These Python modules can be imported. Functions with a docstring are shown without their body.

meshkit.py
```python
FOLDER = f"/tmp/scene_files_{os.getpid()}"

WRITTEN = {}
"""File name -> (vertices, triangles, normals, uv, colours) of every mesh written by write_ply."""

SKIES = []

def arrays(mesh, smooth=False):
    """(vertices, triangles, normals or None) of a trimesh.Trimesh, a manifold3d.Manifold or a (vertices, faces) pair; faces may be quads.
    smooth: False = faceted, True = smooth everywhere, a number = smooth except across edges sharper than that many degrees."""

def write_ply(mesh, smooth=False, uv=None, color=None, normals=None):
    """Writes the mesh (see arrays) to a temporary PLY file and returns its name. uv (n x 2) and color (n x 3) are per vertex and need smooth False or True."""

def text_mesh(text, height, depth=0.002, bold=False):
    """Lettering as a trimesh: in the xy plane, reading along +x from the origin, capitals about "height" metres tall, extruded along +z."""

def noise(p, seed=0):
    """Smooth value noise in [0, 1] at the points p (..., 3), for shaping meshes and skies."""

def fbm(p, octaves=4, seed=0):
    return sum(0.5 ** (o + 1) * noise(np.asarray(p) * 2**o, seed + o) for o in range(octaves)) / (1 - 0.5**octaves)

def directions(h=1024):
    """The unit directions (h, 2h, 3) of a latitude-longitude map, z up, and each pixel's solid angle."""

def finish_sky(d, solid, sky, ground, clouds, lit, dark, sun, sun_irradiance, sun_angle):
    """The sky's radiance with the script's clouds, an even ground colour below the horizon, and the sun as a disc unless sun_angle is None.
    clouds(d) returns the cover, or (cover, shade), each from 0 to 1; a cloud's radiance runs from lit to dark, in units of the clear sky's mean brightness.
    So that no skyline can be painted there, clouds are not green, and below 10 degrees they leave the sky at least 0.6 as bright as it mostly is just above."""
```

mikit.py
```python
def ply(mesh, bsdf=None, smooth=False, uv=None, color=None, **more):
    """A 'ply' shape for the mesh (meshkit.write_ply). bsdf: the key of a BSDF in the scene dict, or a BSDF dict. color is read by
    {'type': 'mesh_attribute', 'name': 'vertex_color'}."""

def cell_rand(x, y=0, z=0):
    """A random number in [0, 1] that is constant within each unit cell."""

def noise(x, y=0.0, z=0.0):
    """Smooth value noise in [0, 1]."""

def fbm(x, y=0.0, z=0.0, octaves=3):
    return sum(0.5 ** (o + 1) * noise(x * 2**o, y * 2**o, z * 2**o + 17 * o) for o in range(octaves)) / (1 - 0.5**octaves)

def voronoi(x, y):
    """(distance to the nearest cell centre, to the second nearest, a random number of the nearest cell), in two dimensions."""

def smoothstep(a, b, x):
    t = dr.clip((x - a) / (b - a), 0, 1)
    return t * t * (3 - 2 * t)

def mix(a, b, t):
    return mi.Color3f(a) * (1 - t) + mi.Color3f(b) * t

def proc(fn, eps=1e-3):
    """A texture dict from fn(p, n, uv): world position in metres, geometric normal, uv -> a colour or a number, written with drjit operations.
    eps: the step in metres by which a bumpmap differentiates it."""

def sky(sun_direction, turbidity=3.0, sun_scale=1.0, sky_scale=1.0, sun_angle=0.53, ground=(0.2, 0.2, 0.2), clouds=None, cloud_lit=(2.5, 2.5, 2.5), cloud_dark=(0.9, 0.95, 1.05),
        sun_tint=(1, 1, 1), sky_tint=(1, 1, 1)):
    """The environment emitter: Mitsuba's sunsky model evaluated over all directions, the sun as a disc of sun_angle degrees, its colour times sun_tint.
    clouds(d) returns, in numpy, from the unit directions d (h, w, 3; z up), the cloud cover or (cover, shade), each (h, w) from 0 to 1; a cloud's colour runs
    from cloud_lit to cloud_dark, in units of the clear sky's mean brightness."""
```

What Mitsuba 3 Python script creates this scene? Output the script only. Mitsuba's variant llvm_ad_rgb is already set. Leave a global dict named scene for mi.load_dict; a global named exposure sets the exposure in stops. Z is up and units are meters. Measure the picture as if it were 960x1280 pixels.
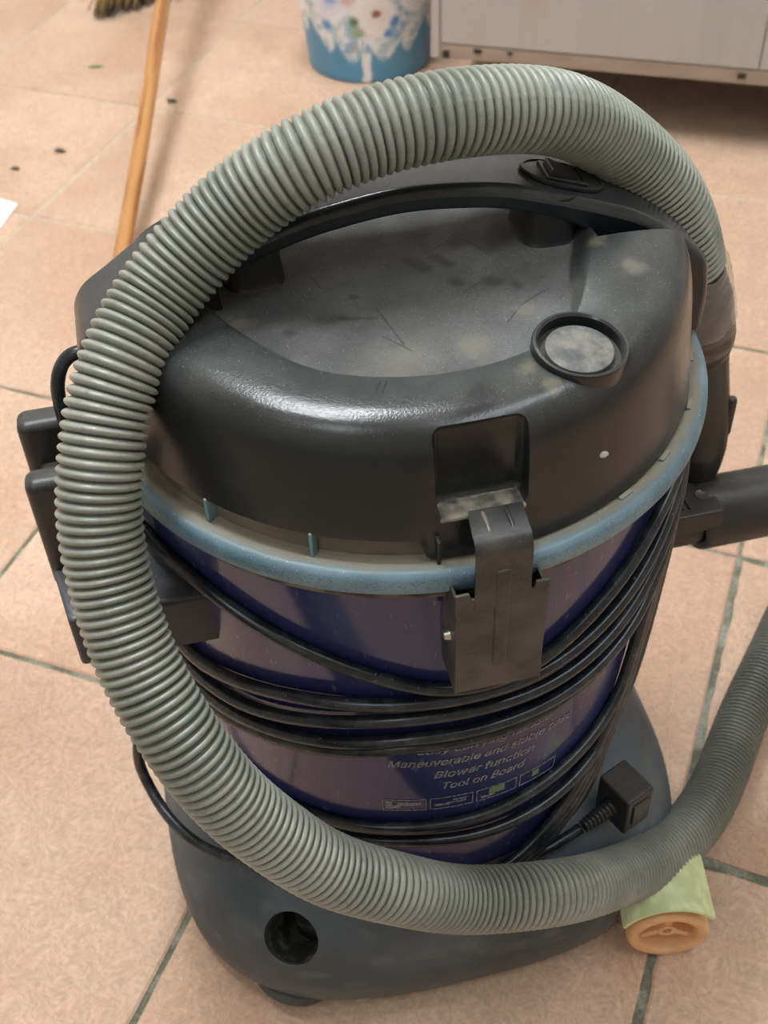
import math
import numpy as np
import trimesh
import manifold3d as m3
import drjit as dr
import mitsuba as mi
import mikit
from mikit import proc, noise, fbm, voronoi, cell_rand, smoothstep, mix
import meshkit
from scipy.interpolate import CubicSpline, PchipInterpolator
from scipy.ndimage import gaussian_filter1d

scene = {'type': 'scene'}
labels = {}
PI = math.pi
T4 = mi.ScalarTransform4f

# ------------------------------------------------------------------ camera
TILE = 0.333
CAM_H = 0.85112
F_PX = 1509.17
PITCH, ROLL, YAW = 0.7769682, -0.0417854, 0.3849275


def camera_axes():
    cp, sp = math.cos(PITCH), math.sin(PITCH)
    fw, rt = np.array([0, cp, -sp]), np.array([1., 0, 0])
    up = np.cross(rt, fw)
    cr, sr = math.cos(ROLL), math.sin(ROLL)
    rt, up = cr * rt + sr * up, -sr * rt + cr * up
    c, s = math.cos(YAW), math.sin(YAW)
    R = np.array([[c, -s, 0], [s, c, 0], [0, 0, 1]])
    return R @ rt, R @ up, R @ fw


RT, UP, FW = camera_axes()
EYE = np.array([0, 0, CAM_H])
scene['camera'] = {
    'type': 'thinlens', 'fov': 2 * math.degrees(math.atan(480 / F_PX)), 'fov_axis': 'x',
    'aperture_radius': 0.0016, 'focus_distance': 0.62, 'near_clip': 0.02, 'far_clip': 50.0,
    'to_world': T4().look_at(origin=EYE.tolist(), target=(EYE + FW).tolist(), up=UP.tolist()),
}
exposure = 0.20

# ------------------------------------------------------------------ light: two ceiling light panels of the room
ROOM = dict(x0=-3.0, x1=2.6, y0=-2.6, y1=2.5, h=2.75)
LAMPS = [dict(at=(-0.80, 0.95), size=(0.32, 1.5), power=(37.0, 38.5, 40.0)),
         dict(at=(0.75, 0.55), size=(0.32, 1.5), power=(10.0, 10.6, 11.4)),
         dict(at=(-0.45, -1.35), size=(0.32, 1.3), power=(7.5, 8.0, 8.6))]

# ------------------------------------------------------------------ helpers
A_LID = math.radians(33.358963)      # heading of the motor head, drum and handle
A_BASE = math.radians(21.858963)     # heading of the wheeled base
AXIS = np.array([-0.19267, 0.50820, 0.0])


def frame(a):
    M = np.eye(4)
    M[:2, :2] = [[math.cos(a), -math.sin(a)], [math.sin(a), math.cos(a)]]
    M[:3, 3] = AXIS
    return M


FL, FB = frame(A_LID), frame(A_BASE)


def to_np(mesh):
    v, f, _ = meshkit.arrays(mesh)
    return v, f


def moved(mesh, M):
    v, f = to_np(mesh)
    return trimesh.Trimesh(v @ M[:3, :3].T + M[:3, 3], f, process=False)


def add(key, mesh, bsdf, M=None, smooth=35, label=None, category=None, group=None, kind=None, **kw):
    base, n = key, 1
    while key in scene:
        key = f'{base}_{n:03d}'
        n += 1
    if M is not None:
        mesh = moved(mesh, M)
    scene[key] = mikit.ply(mesh, bsdf, smooth=smooth, **kw)
    e = {}
    if label: e['label'] = label
    if category: e['category'] = category
    if group: e['group'] = group
    if kind: e['kind'] = kind
    if e: labels[key] = e
    return key


def thing(key, label, category, group=None):
    labels[key] = {'label': label, 'category': category}
    if group: labels[key]['group'] = group
    return key


def grid(P, wrap_u=False, wrap_v=False):
    """P (nu, nv, 3) -> mesh of quads."""
    nu, nv = P.shape[:2]
    i, j = np.meshgrid(np.arange(nu if wrap_u else nu - 1), np.arange(nv if wrap_v else nv - 1), indexing='ij')
    i2, j2 = (i + 1) % nu, (j + 1) % nv
    q = np.stack([i * nv + j, i2 * nv + j, i2 * nv + j2, i * nv + j2], -1).reshape(-1, 4)
    f = np.vstack([q[:, [0, 1, 2]], q[:, [0, 2, 3]]])
    return trimesh.Trimesh(P.reshape(-1, 3), f, process=False)


def cat(*ms):
    return trimesh.util.concatenate([trimesh.Trimesh(*to_np(m), process=False) for m in ms])


def revolve(prof, n=128, a0=0, a1=2 * PI):
    """closed or open profile [(r, z)] about z; the profile runs counter-clockwise seen with r right and z up."""
    prof = np.asarray(prof, float)
    full = abs(a1 - a0 - 2 * PI) < 1e-6
    t = np.linspace(a0, a1, n, endpoint=not full)
    P = np.stack([prof[None, :, 0] * np.cos(t)[:, None], prof[None, :, 0] * np.sin(t)[:, None], np.broadcast_to(prof[None, :, 1], (n, len(prof)))], -1)
    return grid(P, wrap_u=full)


def box(x0, x1, y0, y1, z0, z1):
    m = trimesh.creation.box((x1 - x0, y1 - y0, z1 - z0))
    m.apply_translation(((x0 + x1) / 2, (y0 + y1) / 2, (z0 + z1) / 2))
    return m


def sph(r, n=16):
    return m3.Manifold.sphere(r, n)


def rbox(x0, x1, y0, y1, z0, z1, r=0.002, n=16):
    c = [sph(r, n).translate([x, y, z]) for x in (x0 + r, x1 - r) for y in (y0 + r, y1 - r) for z in (z0 + r, z1 - r)]
    return m3.Manifold.batch_hull(c)


def path_frames(P):
    t = np.gradient(P, axis=0)
    t /= np.linalg.norm(t, axis=1, keepdims=True)
    n = np.zeros_like(P)
    a = np.array([0, 0, 1.]) if abs(t[0, 2]) < .9 else np.array([1., 0, 0])
    n[0] = a - t[0] * (a @ t[0])
    n[0] /= np.linalg.norm(n[0])
    for k in range(1, len(P)):
        v = n[k - 1] - t[k] * (n[k - 1] @ t[k])
        n[k] = v / np.linalg.norm(v)
    return t, n, np.cross(t, n)


def tube(P, r, sides=16, caps=True):
    P = np.asarray(P, float)
    t, n, b = path_frames(P)
    r = np.broadcast_to(r, (len(P),))
    a = np.linspace(0, 2 * PI, sides, endpoint=False)
    Q = P[:, None] + r[:, None, None] * (np.cos(a)[None, :, None] * n[:, None] + np.sin(a)[None, :, None] * b[:, None])
    m = grid(Q, wrap_v=True)
    if not caps:
        return m
    v, f = np.array(m.vertices), np.array(m.faces)
    k = len(v)
    v = np.vstack([v, P[0], P[-1]])
    s = np.arange(sides)
    last = (len(P) - 1) * sides
    f = np.vstack([f, np.stack([np.full(sides, k), s, (s + 1) % sides], 1)[:, [0, 2, 1]] * 1,
                   np.stack([np.full(sides, k + 1), last + (s + 1) % sides, last + s], 1)[:, [0, 2, 1]]])
    m = trimesh.Trimesh(v, f, process=False)
    return m


def spline(P, step, smooth=0):
    P = np.asarray(P, float)
    d = np.r_[0, np.cumsum(np.linalg.norm(np.diff(P, axis=0), axis=1))]
    cs = CubicSpline(d, P)
    u = np.linspace(0, d[-1], 4000)
    Q = cs(u)
    if smooth:
        Q = gaussian_filter1d(Q, smooth / (u[1] - u[0]), axis=0, mode='nearest')
    L = np.r_[0, np.cumsum(np.linalg.norm(np.diff(Q, axis=0), axis=1))]
    s = np.arange(0, L[-1], step)
    return np.stack([np.interp(s, L, Q[:, k]) for k in range(3)], 1), s


def as_manifold(mesh):
    m = trimesh.Trimesh(*to_np(mesh), process=True)
    m.merge_vertices(digits_vertex=7)
    m.update_faces(m.nondegenerate_faces())
    if m.volume < 0:
        m.invert()
    return m3.Manifold(m3.Mesh(np.asarray(m.vertices, np.float32), np.asarray(m.faces, np.uint32)))


def cyl(p0, p1, r0, r1=None, n=48):
    p0, p1 = np.asarray(p0, float), np.asarray(p1, float)
    d = p1 - p0
    L = np.linalg.norm(d)
    z = d / L
    a = np.array([1., 0, 0]) if abs(z[0]) < .9 else np.array([0, 1., 0])
    x = np.cross(a, z); x /= np.linalg.norm(x)
    M = np.stack([x, np.cross(z, x), z, p0], 1)
    return m3.Manifold.cylinder(L, r0, r0 if r1 is None else r1, n).transform(M)


def extrude(poly, h):
    return m3.Manifold.extrude(m3.CrossSection([np.asarray(poly, float)]), h)


# ------------------------------------------------------------------ materials
def principled(color, rough=.5, **kw):
    d = {'type': 'principled', 'base_color': color if isinstance(color, dict) else {'type': 'rgb', 'value': list(color)},
         'roughness': rough if isinstance(rough, dict) else float(rough)}
    d.update(kw)
    return d


def mat(key, d, bump=None, scale=1.0, two=True):
    if bump is not None:
        d = {'type': 'bumpmap', 'arbitrary': bump, 'scale': scale, 'bsdf': d}
        d = {'type': 'bumpmap', 'texture': bump, 'scale': scale, 'bsdf': d['bsdf']}
    scene[key] = {'type': 'twosided', 'bsdf': d} if two else d
    return key


def tile_color(p, n, uv):
    kx, ky = dr.floor((p.x - 0.01897) / TILE), dr.floor((p.y - 0.52115) / TILE)
    r = cell_rand(kx, ky, 5)
    big = fbm(p.x * 6 + kx * 3.1, p.y * 6 + ky * 1.7, 0.3, 3)
    mid = fbm(p.x * 26 + 7, p.y * 26, 1.3, 4)
    w = 3 * noise(p.x * 60, p.y * 60, 5.0)
    fine = .5 * fbm(p.x * 620 + w * 4, p.y * 300, 2.0, 2) + .5 * fbm(p.x * 300, p.y * 620 + w * 4, 6.0, 2)
    c = mix((.53, .345, .235), (.60, .425, .305), smoothstep(.3, .7, big))
    c = mix(c, (.47, .29, .21), .28 * smoothstep(.48, .75, mid))
    c = c * (.72 + .56 * fine) * (.95 + .10 * r)
    stain = smoothstep(.60, .78, fbm(p.x * 2.1 + 3, p.y * 2.1 + 9, .7, 4))
    c = mix(c, (.34, .235, .17), .35 * stain)
    return c


def tile_height(p, n, uv):
    # leather-like veins
    x, y = p.x * 240, p.y * 240
    w = 2.2 * (fbm(p.x * 70, p.y * 70, 4.0, 2) - .5)
    d1, d2, _ = voronoi(x + w * 3, y - w * 3)
    return smoothstep(0.0, .35, d2 - d1) * .6 + fbm(p.x * 600, p.y * 600, 1.0, 2) * .4


def tile_rough(p, n, uv):
    return .42 + .2 * fbm(p.x * 60, p.y * 60, 0.5, 3)


mat('tile_mat', principled(proc(tile_color), proc(tile_rough), specular=.35), proc(tile_height, eps=4e-4), 0.00035)


def grout_color(p, n, uv):
    a = fbm(p.x * 60, p.y * 60, 0.0, 3)
    b = fbm(p.x * 700, p.y * 700, 3.0, 2)
    far = smoothstep(1.2, 1.5, p.y - .35 * p.x)       # the joints near the far wall are filled with newer, paler grout
    c = mix((.16, .165, .12), (.30, .30, .24), smoothstep(.35, .65, a))
    c = mix(c, (.62, .54, .42), far * .85)
    return c * (.6 + .8 * b)


def grout_h(p, n, uv):
    return fbm(p.x * 500, p.y * 500, 0.0, 3)


mat('grout_mat', principled(proc(grout_color), .95, specular=.1), proc(grout_h, eps=5e-4), .0015)


# scuffs (x0, y0, x1, y1, half-width) and caked dust (x, y, radius) on the top of the motor head
WEAR_MARKS = [(-.2036, .4315, -.1950, .4357, .0036), (-.1950, .4357, -.1788, .4416, .0011), (-.1519, .4822, -.1509, .4818, .0034), (-.1358, .4888, -.1339, .4880, .0040), (-.1232, .4892, -.1217, .4882, .0027),
              (-.1809, .4932, -.1709, .4888, .0034), (-.1681, .4995, -.1605, .4959, .0030), (-.1964, .4548, -.1954, .4544, .0023), (-.2144, .4179, -.2131, .4170, .0022), (-.1816, .4490, -.1591, .4260, .00042),
              (-.1708, .4288, -.1539, .4226, .00042), (-.1182, .4579, -.1160, .4737, .00045), (-.1160, .4737, -.1074, .4907, .00045), (-.2226, .4647, -.2136, .4565, .00042), (-.1454, .4748, -.1406, .4858, .00036),
              (-.1912, .5095, -.1759, .5225, .00036), (-.1699, .5244, -.1472, .5140, .00036), (-.2030, .5058, -.2018, .5143, .00036), (-.1590, .3888, -.1593, .3959, .00036), (-.1559, .3887, -.1566, .3968, .00036),
              (-.1697, .3679, -.1667, .3775, .00030), (-.0846, .4253, -.0731, .4113, .00036), (-.1675, .5170, -.1749, .5005, .00036)]
KHAKI = [(-.1287, .4347, .0085), (-.2394, .4178, .0058), (-.0994, .4254, .0050), (-.0865, .4187, .0042), (-.1140, .4709, .0040), (-.0702, .5099, .0062), (-.0918, .5255, .0046)]


def black_plastic(dark, dust, amount, seed, up=.75, scr=True, scale=1.0):
    def col(p, n, uv):
        s = scale
        a = fbm(p.x * 9 * s + seed, p.y * 9 * s, p.z * 9 * s, 4)
        b = fbm(p.x * 55 * s, p.y * 55 * s + seed, p.z * 55 * s, 3)
        sp = fbm(p.x * 900, p.y * 900, p.z * 900 + seed, 2)
        u = dr.clip((n.z - .25) / up, 0, 1)
        t = amount * u * (.25 + .95 * smoothstep(.25, .75, a) + .45 * (b - .4)) + amount * .12 * smoothstep(.45, .8, b)
        c = mix(dark, dust, dr.clip(t * (.72 + .56 * sp), 0, 1))
        speck = smoothstep(.84, .90, noise(p.x * 1500 + 3, p.y * 1500, p.z * 1500)) * u
        c = mix(c, (.34, .34, .31), .35 * amount * speck)
        sm = smoothstep(.60, .74, fbm(p.x * 26 + 2 * seed, p.y * 13, p.z * 20, 3))
        c = mix(c, dark, .65 * sm)
        kh = .4 * smoothstep(.60, .80, fbm(p.x * 13 - seed, p.y * 13 + 2, p.z * 13, 4)) * u
        c = mix(c, (.20, .185, .125), kh * amount * .8)                     # caked khaki dust
        if scr:
            wob = .0022 * (fbm(p.x * 190, p.y * 190, 1.0, 3) - .5)
            for (x0, y0, x1, y1, w) in WEAR_MARKS:
                dx, dy = x1 - x0, y1 - y0
                t_ = dr.clip(((p.x - x0) * dx + (p.y - y0) * dy) / (dx * dx + dy * dy), 0, 1)
                d_ = dr.sqrt(dr.square(p.x - x0 - dx * t_) + dr.square(p.y - y0 - dy * t_)) + wob * (1.0 if w > .0009 else .25)
                soft = w * .75 if w > .0009 else w * .5
                c = mix(c, (.014, .014, .015), (.50 if w > .0009 else .50) * smoothstep(w + soft, w - soft, d_))
            for (x0, y0, r_) in KHAKI:
                d_ = dr.sqrt(dr.square(p.x - x0) + dr.square(p.y - y0)) + 3 * wob
                c = mix(c, (.19, .18, .125), .42 * smoothstep(r_ * 1.5, r_ * .3, d_))
        return c
    return col


def rough_of(lo, hi, seed, f=40):
    def r(p, n, uv):
        return lo + (hi - lo) * fbm(p.x * f + seed, p.y * f, p.z * f, 3)
    return r


def grain(f):
    def h(p, n, uv):
        return fbm(p.x * f, p.y * f, p.z * f, 2)
    return h


mat('lid_mat', principled(proc(black_plastic((.012, .013, .014), (.090, .097, .092), .66, 3.0)), proc(rough_of(.17, .33, 1.0)), specular=.45), proc(grain(1500), 3e-4), .00009)
mat('dish_mat', principled(proc(black_plastic((.020, .020, .022), (.112, .115, .111), .95, 8.0)), proc(rough_of(.5, .75, 2.0)), specular=.4), proc(grain(1500), 3e-4), .00014)
mat('handle_mat', principled(proc(black_plastic((.010, .012, .015), (.12, .122, .115), .36, 5.0, scr=False)), proc(rough_of(.17, .34, 4.0)), specular=.5), proc(grain(1600), 3e-4), .00005)
mat('black_part_mat', principled(proc(black_plastic((.014, .014, .015), (.12, .115, .10), .35, 11.0, scr=False)), proc(rough_of(.3, .5, 6.0)), specular=.5))
mat('bracket_mat', principled(proc(black_plastic((.018, .020, .026), (.22, .23, .26), .55, 21.0, scr=False)), proc(rough_of(.3, .5, 6.0)), specular=.5))


def base_col(p, n, uv):
    a = fbm(p.x * 10, p.y * 10 + 3, p.z * 10, 4)
    b = fbm(p.x * 60, p.y * 60, p.z * 90, 3)
    c = mix((.024, .034, .044), (.068, .090, .108), smoothstep(.3, .72, a))
    c = mix(c, (.15, .155, .15), .28 * smoothstep(.5, .8, b))
    low = smoothstep(.045, .018, p.z + .01 * (b - .5))
    return mix(c, (.105, .10, .09), .5 * low)           # grey dirt on the lower skirt


mat('base_mat', principled(proc(base_col), proc(rough_of(.36, .58, 9.0)), specular=.5), proc(grain(900), 4e-4), .00008)


def hole_col(p, n, uv):
    b = fbm(p.x * 160, p.y * 160, p.z * 160, 3)
    return mix((.020, .022, .02), (.10, .10, .06), smoothstep(.45, .75, b))


mat('hole_mat', principled(proc(hole_col), .8))


def flange_col(p, n, uv):
    dx, dy = p.x - AXIS[0], p.y - AXIS[1]
    r = dr.sqrt(dx * dx + dy * dy)
    b = fbm(p.x * 40, p.y * 40, p.z * 40, 4)
    s = fbm(p.x * 420, p.y * 420, p.z * 420, 2)
    c = mix((.085, .165, .215), (.16, .255, .30), smoothstep(.3, .7, b))
    dust = smoothstep(.1685, .1600, r + .008 * (b - .5)) * smoothstep(.3, .8, n.z)
    c = mix(c, (.36, .315, .225), .88 * dust)
    s = fbm(p.x * 1100, p.y * 1100, p.z * 1100, 2)
    chip = smoothstep(.50, .70, s) * smoothstep(.440, .436, p.z)      # worn outer lip showing pale scuffs
    c = mix(c, (.03, .06, .14), .5 * chip)
    return mix(c, (.55, .60, .62), .4 * smoothstep(.74, .82, s))


mat('flange_mat', principled(proc(flange_col), proc(rough_of(.32, .6, 2.5)), specular=.5))


def drum_col(p, n, uv):
    b = fbm(p.x * 14, p.y * 14, p.z * 14, 3)
    s = fbm(p.x * 500, p.y * 500, p.z * 120, 2)
    c = mix((.013, .016, .070), (.021, .023, .095), b)
    return mix(c, (.2, .19, .25), .25 * smoothstep(.70, .85, s))


mat('drum_mat', principled(proc(drum_col), .13, specular=.5, clearcoat=.3, clearcoat_gloss=.93))


def rust_col(p, n, uv):
    b = fbm(p.x * 90, p.y * 90, p.z * 90, 3)
    return mix((.030, .024, .030), (.16, .125, .085), smoothstep(.3, .75, b))


mat('seal_mat', principled(proc(rust_col), .7))


def hose_col(p, n, uv):
    b = fbm(p.x * 22, p.y * 22, p.z * 22, 4)
    d = fbm(p.x * 240, p.y * 240, p.z * 240, 3)
    c = mix((.175, .188, .155), (.270, .282, .240), smoothstep(.25, .75, b))
    c = mix(c, (.12, .125, .095), .35 * smoothstep(.55, .8, d))
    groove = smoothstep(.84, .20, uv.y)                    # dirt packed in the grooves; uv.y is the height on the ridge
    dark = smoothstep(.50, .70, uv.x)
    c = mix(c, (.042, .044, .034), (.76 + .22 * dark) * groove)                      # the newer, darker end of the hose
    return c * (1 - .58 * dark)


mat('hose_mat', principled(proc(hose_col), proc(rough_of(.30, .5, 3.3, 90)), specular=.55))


def cable_col(p, n, uv):
    b = fbm(p.x * 120, p.y * 120, p.z * 120, 3)
    c = mix((.008, .010, .013), (.024, .029, .034), smoothstep(.35, .75, b))
    sc = smoothstep(.78, .86, fbm(p.x * 800, p.y * 800, p.z * 800, 2))
    return mix(c, (.30, .32, .32), .35 * sc)


mat('cable_mat', principled(proc(cable_col), .29, specular=.5))


def metal_col(p, n, uv):
    b = fbm(p.x * 45, p.y * 45, p.z * 45, 4)
    s = fbm(p.x * 1600, p.y * 1600, p.z * 1600, 2)
    c = mix((.026, .026, .025), (.060, .058, .052), smoothstep(.3, .7, b))
    c = mix(c, (.26, .255, .24), .35 * smoothstep(.72, .85, s))
    return mix(c, (.30, .27, .19), .5 * smoothstep(.2, .9, n.z) * smoothstep(.3, .6, b))


mat('latch_mat', principled(proc(metal_col), proc(rough_of(.28, .5, 7.0)), metallic=.15, specular=.5))
mat('steel_mat', principled((.55, .53, .48), .3, metallic=.9))
mat('edge_mat', principled((.42, .40, .36), .4, metallic=.6))


def sand_col(p, n, uv):
    b = fbm(p.x * 130, p.y * 130, p.z * 130, 4)
    return mix((.07, .068, .055), (.29, .265, .20), smoothstep(.3, .62, b))


mat('sand_mat', principled(proc(sand_col), .9))


def gap_col(p, n, uv):
    b = fbm(p.x * 60, p.y * 60, p.z * 60, 3)
    return mix((.10, .085, .062), (.20, .17, .12), b)


mat('gap_mat', principled(proc(gap_col), .9))


def button_col(p, n, uv):
    b = fbm(p.x * 75 + 4, p.y * 75, p.z * 30, 4)
    s = fbm(p.x * 800, p.y * 800, 1.0, 2)
    c = mix((.075, .078, .08), (.20, .195, .165), smoothstep(.35, .7, b))
    return c * (.8 + .4 * s)


mat('button_mat', principled(proc(button_col), .6))
mat('white_spot_mat', principled((.5, .5, .48), .6))


def print_col(p, n, uv):
    s = fbm(p.x * 900, p.y * 900, p.z * 900, 2)
    return mix((.10, .098, .12), (.25, .245, .25), smoothstep(.35, .6, s)) * .85


mat('print_mat', principled(proc(print_col), .45))
mat('print_green_mat', principled((.11, .17, .10), .5))
mat('print_blue_mat', principled((.04, .045, .13), .4))


def wheel_col(p, n, uv):
    b = fbm(p.x * 110, p.y * 110, p.z * 110, 3)
    return mix((.62, .335, .155), (.70, .42, .215), b) * (1 - .25 * smoothstep(.70, .85, fbm(p.x * 700, p.y * 700, p.z * 700, 2)))


mat('wheel_mat', principled(proc(wheel_col), .42, specular=.5))
mat('wheel_dark_mat', principled((.10, .055, .03), .6))


def fender_col(p, n, uv):
    b = fbm(p.x * 120, p.y * 120, p.z * 120, 3)
    return mix((.50, .58, .30), (.66, .72, .42), smoothstep(.3, .7, b))


mat('fender_mat', principled(proc(fender_col), .5))


def tape_alpha(p, n, uv):
    return fbm(p.x * 120 + p.z * 60, p.y * 120, p.z * 200, 3)


mat('tape_mat', {'type': 'principledthin', 'base_color': {'type': 'rgb', 'value': [.85, .84, .8]}, 'roughness': .07, 'spec_trans': .84, 'eta': 1.45, 'diff_trans': .4}, two=False)


def cuff_col(p, n, uv):
    b = fbm(p.x * 40, p.y * 40, p.z * 150, 3)
    return mix((.030, .027, .023), (.12, .10, .08), smoothstep(.4, .75, b))


mat('cuff_dirty_mat', principled(proc(cuff_col), .35))


def wood_col(p, n, uv):
    t = uv.x * 6
    g = fbm(uv.y * 9 + .6 * noise(t * 3, uv.y * 3), t, 0.0, 4)
    c = mix((.31, .115, .030), (.50, .245, .080), smoothstep(.3, .68, g))
    return mix(c, (.26, .085, .03), .6 * smoothstep(.62, .78, fbm(t * 2.3, uv.y * 6, 3.0, 3)))


mat('wood_mat', principled(proc(wood_col), .38, specular=.5))


def bristle_col(p, n, uv):
    c = mix((.30, .20, .065), (.42, .30, .12), fbm(p.x * 80, p.y * 80, p.z * 20, 2))
    return mix((.030, .024, .018), c, smoothstep(.015, .045, p.z + .02 * fbm(p.x * 50, p.y * 50, 0.0, 2)))    # dirty tips


mat('bristle_mat', principled(proc(bristle_col), .7))

BIN_C = (-0.715, 1.785)


def bin_col(p, n, uv):
    th = dr.atan2(p.y - BIN_C[1], p.x - BIN_C[0]) + math.radians(68)     # 0 on the side of the print's main bouquet
    u, v = th * .105, p.z
    w1 = fbm(u * 60, v * 60, 1.0, 3) - .5
    w2 = fbm(u * 60, v * 60, 9.0, 3) - .5
    uu, vv = u + .007 * w1, v + .007 * w2
    base = mix((.07, .23, .40), (.10, .30, .48), fbm(u * 20, v * 20, 0.0, 2))
    per = .105
    ph = uu / per - dr.floor(uu / per)
    scal = .048 - .030 * dr.abs(dr.cos(PI * (uu + .028) / .052)) + .028 * smoothstep(.06, .09, dr.abs(uu))
    lace = smoothstep(-.004, .008, vv - .030 - scal * .9 + .01)
    holes = smoothstep(.56, .66, fbm(u * 95 + 5, v * 95, 4.0, 3))
    white = mix((.70, .72, .73), (.40, .52, .60), smoothstep(.3, .7, fbm(u * 110, v * 110, 2.0, 3)))
    c = mix(base, white, lace * (1 - .55 * holes))
    upper = smoothstep(.155, .185, vv)
    c = mix(c, base, upper)

    def blob(u0, v0, r, col, soft=.006):
        nonlocal c
        d = dr.sqrt(dr.square(uu - u0) + dr.square(vv - v0))
        c = mix(c, col, smoothstep(r + soft, r - soft, d))

    for (u0, v0, r, a, b) in ((-.060, .130, .034, (.74, .74, .80), (.36, .46, .70)), (.010, .112, .032, (.78, .76, .74), (.62, .55, .53)), (.08, .135, .03, (.8, .8, .82), (.6, .66, .78)),
                              (.17, .12, .033, (.82, .80, .80), (.8, .72, .7)), (-.15, .12, .033, (.8, .8, .82), (.5, .6, .8)), (.25, .14, .03, (.8, .8, .8), (.5, .6, .75)), (-.24, .13, .03, (.82, .8, .78), (.8, .7, .66))):
        blob(u0, v0, r, a)
        d = dr.sqrt(dr.square(uu - u0) + dr.square(vv - v0))
        ring = .5 + .5 * dr.sin(d * 900 + 6 * w1)
        c = mix(c, b, .55 * ring * smoothstep(r, r * .5, d))
    blob(.012, .114, .0075, (.27, .11, .05), .004)
    blob(-.058, .134, .010, (.24, .37, .66), .008)
    blob(-.022, .100, .008, (.10, .19, .10), .005)
    blob(-.016, .085, .009, (.27, .38, .24), .005)
    blob(-.030, .135, .010, (.62, .42, .42), .008)
    blob(.040, .098, .008, (.10, .27, .55), .004)
    blob(.030, .082, .007, (.10, .27, .55), .004)
    blob(-.068, .090, .009, (.12, .30, .55), .005)
    blob(-.024, .058, .006, (.35, .38, .36), .005)
    stem = smoothstep(.010, .004, dr.abs(uu + .006)) * smoothstep(.06, .045, vv)
    c = mix(c, (.70, .74, .74), stem)
    return c


mat('bin_mat', principled(proc(bin_col), .35, specular=.5))


def cab_col(p, n, uv):
    b = fbm(p.x * 7, p.y * 7, p.z * 2, 4)
    st = fbm(p.x * 60, p.y * 60, p.z * 4, 3)
    c = mix((.36, .335, .315), (.44, .415, .395), b) * (.92 + .16 * st)
    return mix(c, (.38, .30, .22), .5 * smoothstep(.62, .8, fbm(p.x * 30, p.y * 30, p.z * 9, 3)))


mat('cabinet_mat', principled(proc(cab_col), .42, specular=.5))


def trim_col(p, n, uv):
    b = fbm(p.x * 25, p.y * 25, p.z * 60, 3)
    return mix((.25, .195, .15), (.37, .30, .24), b)


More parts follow.
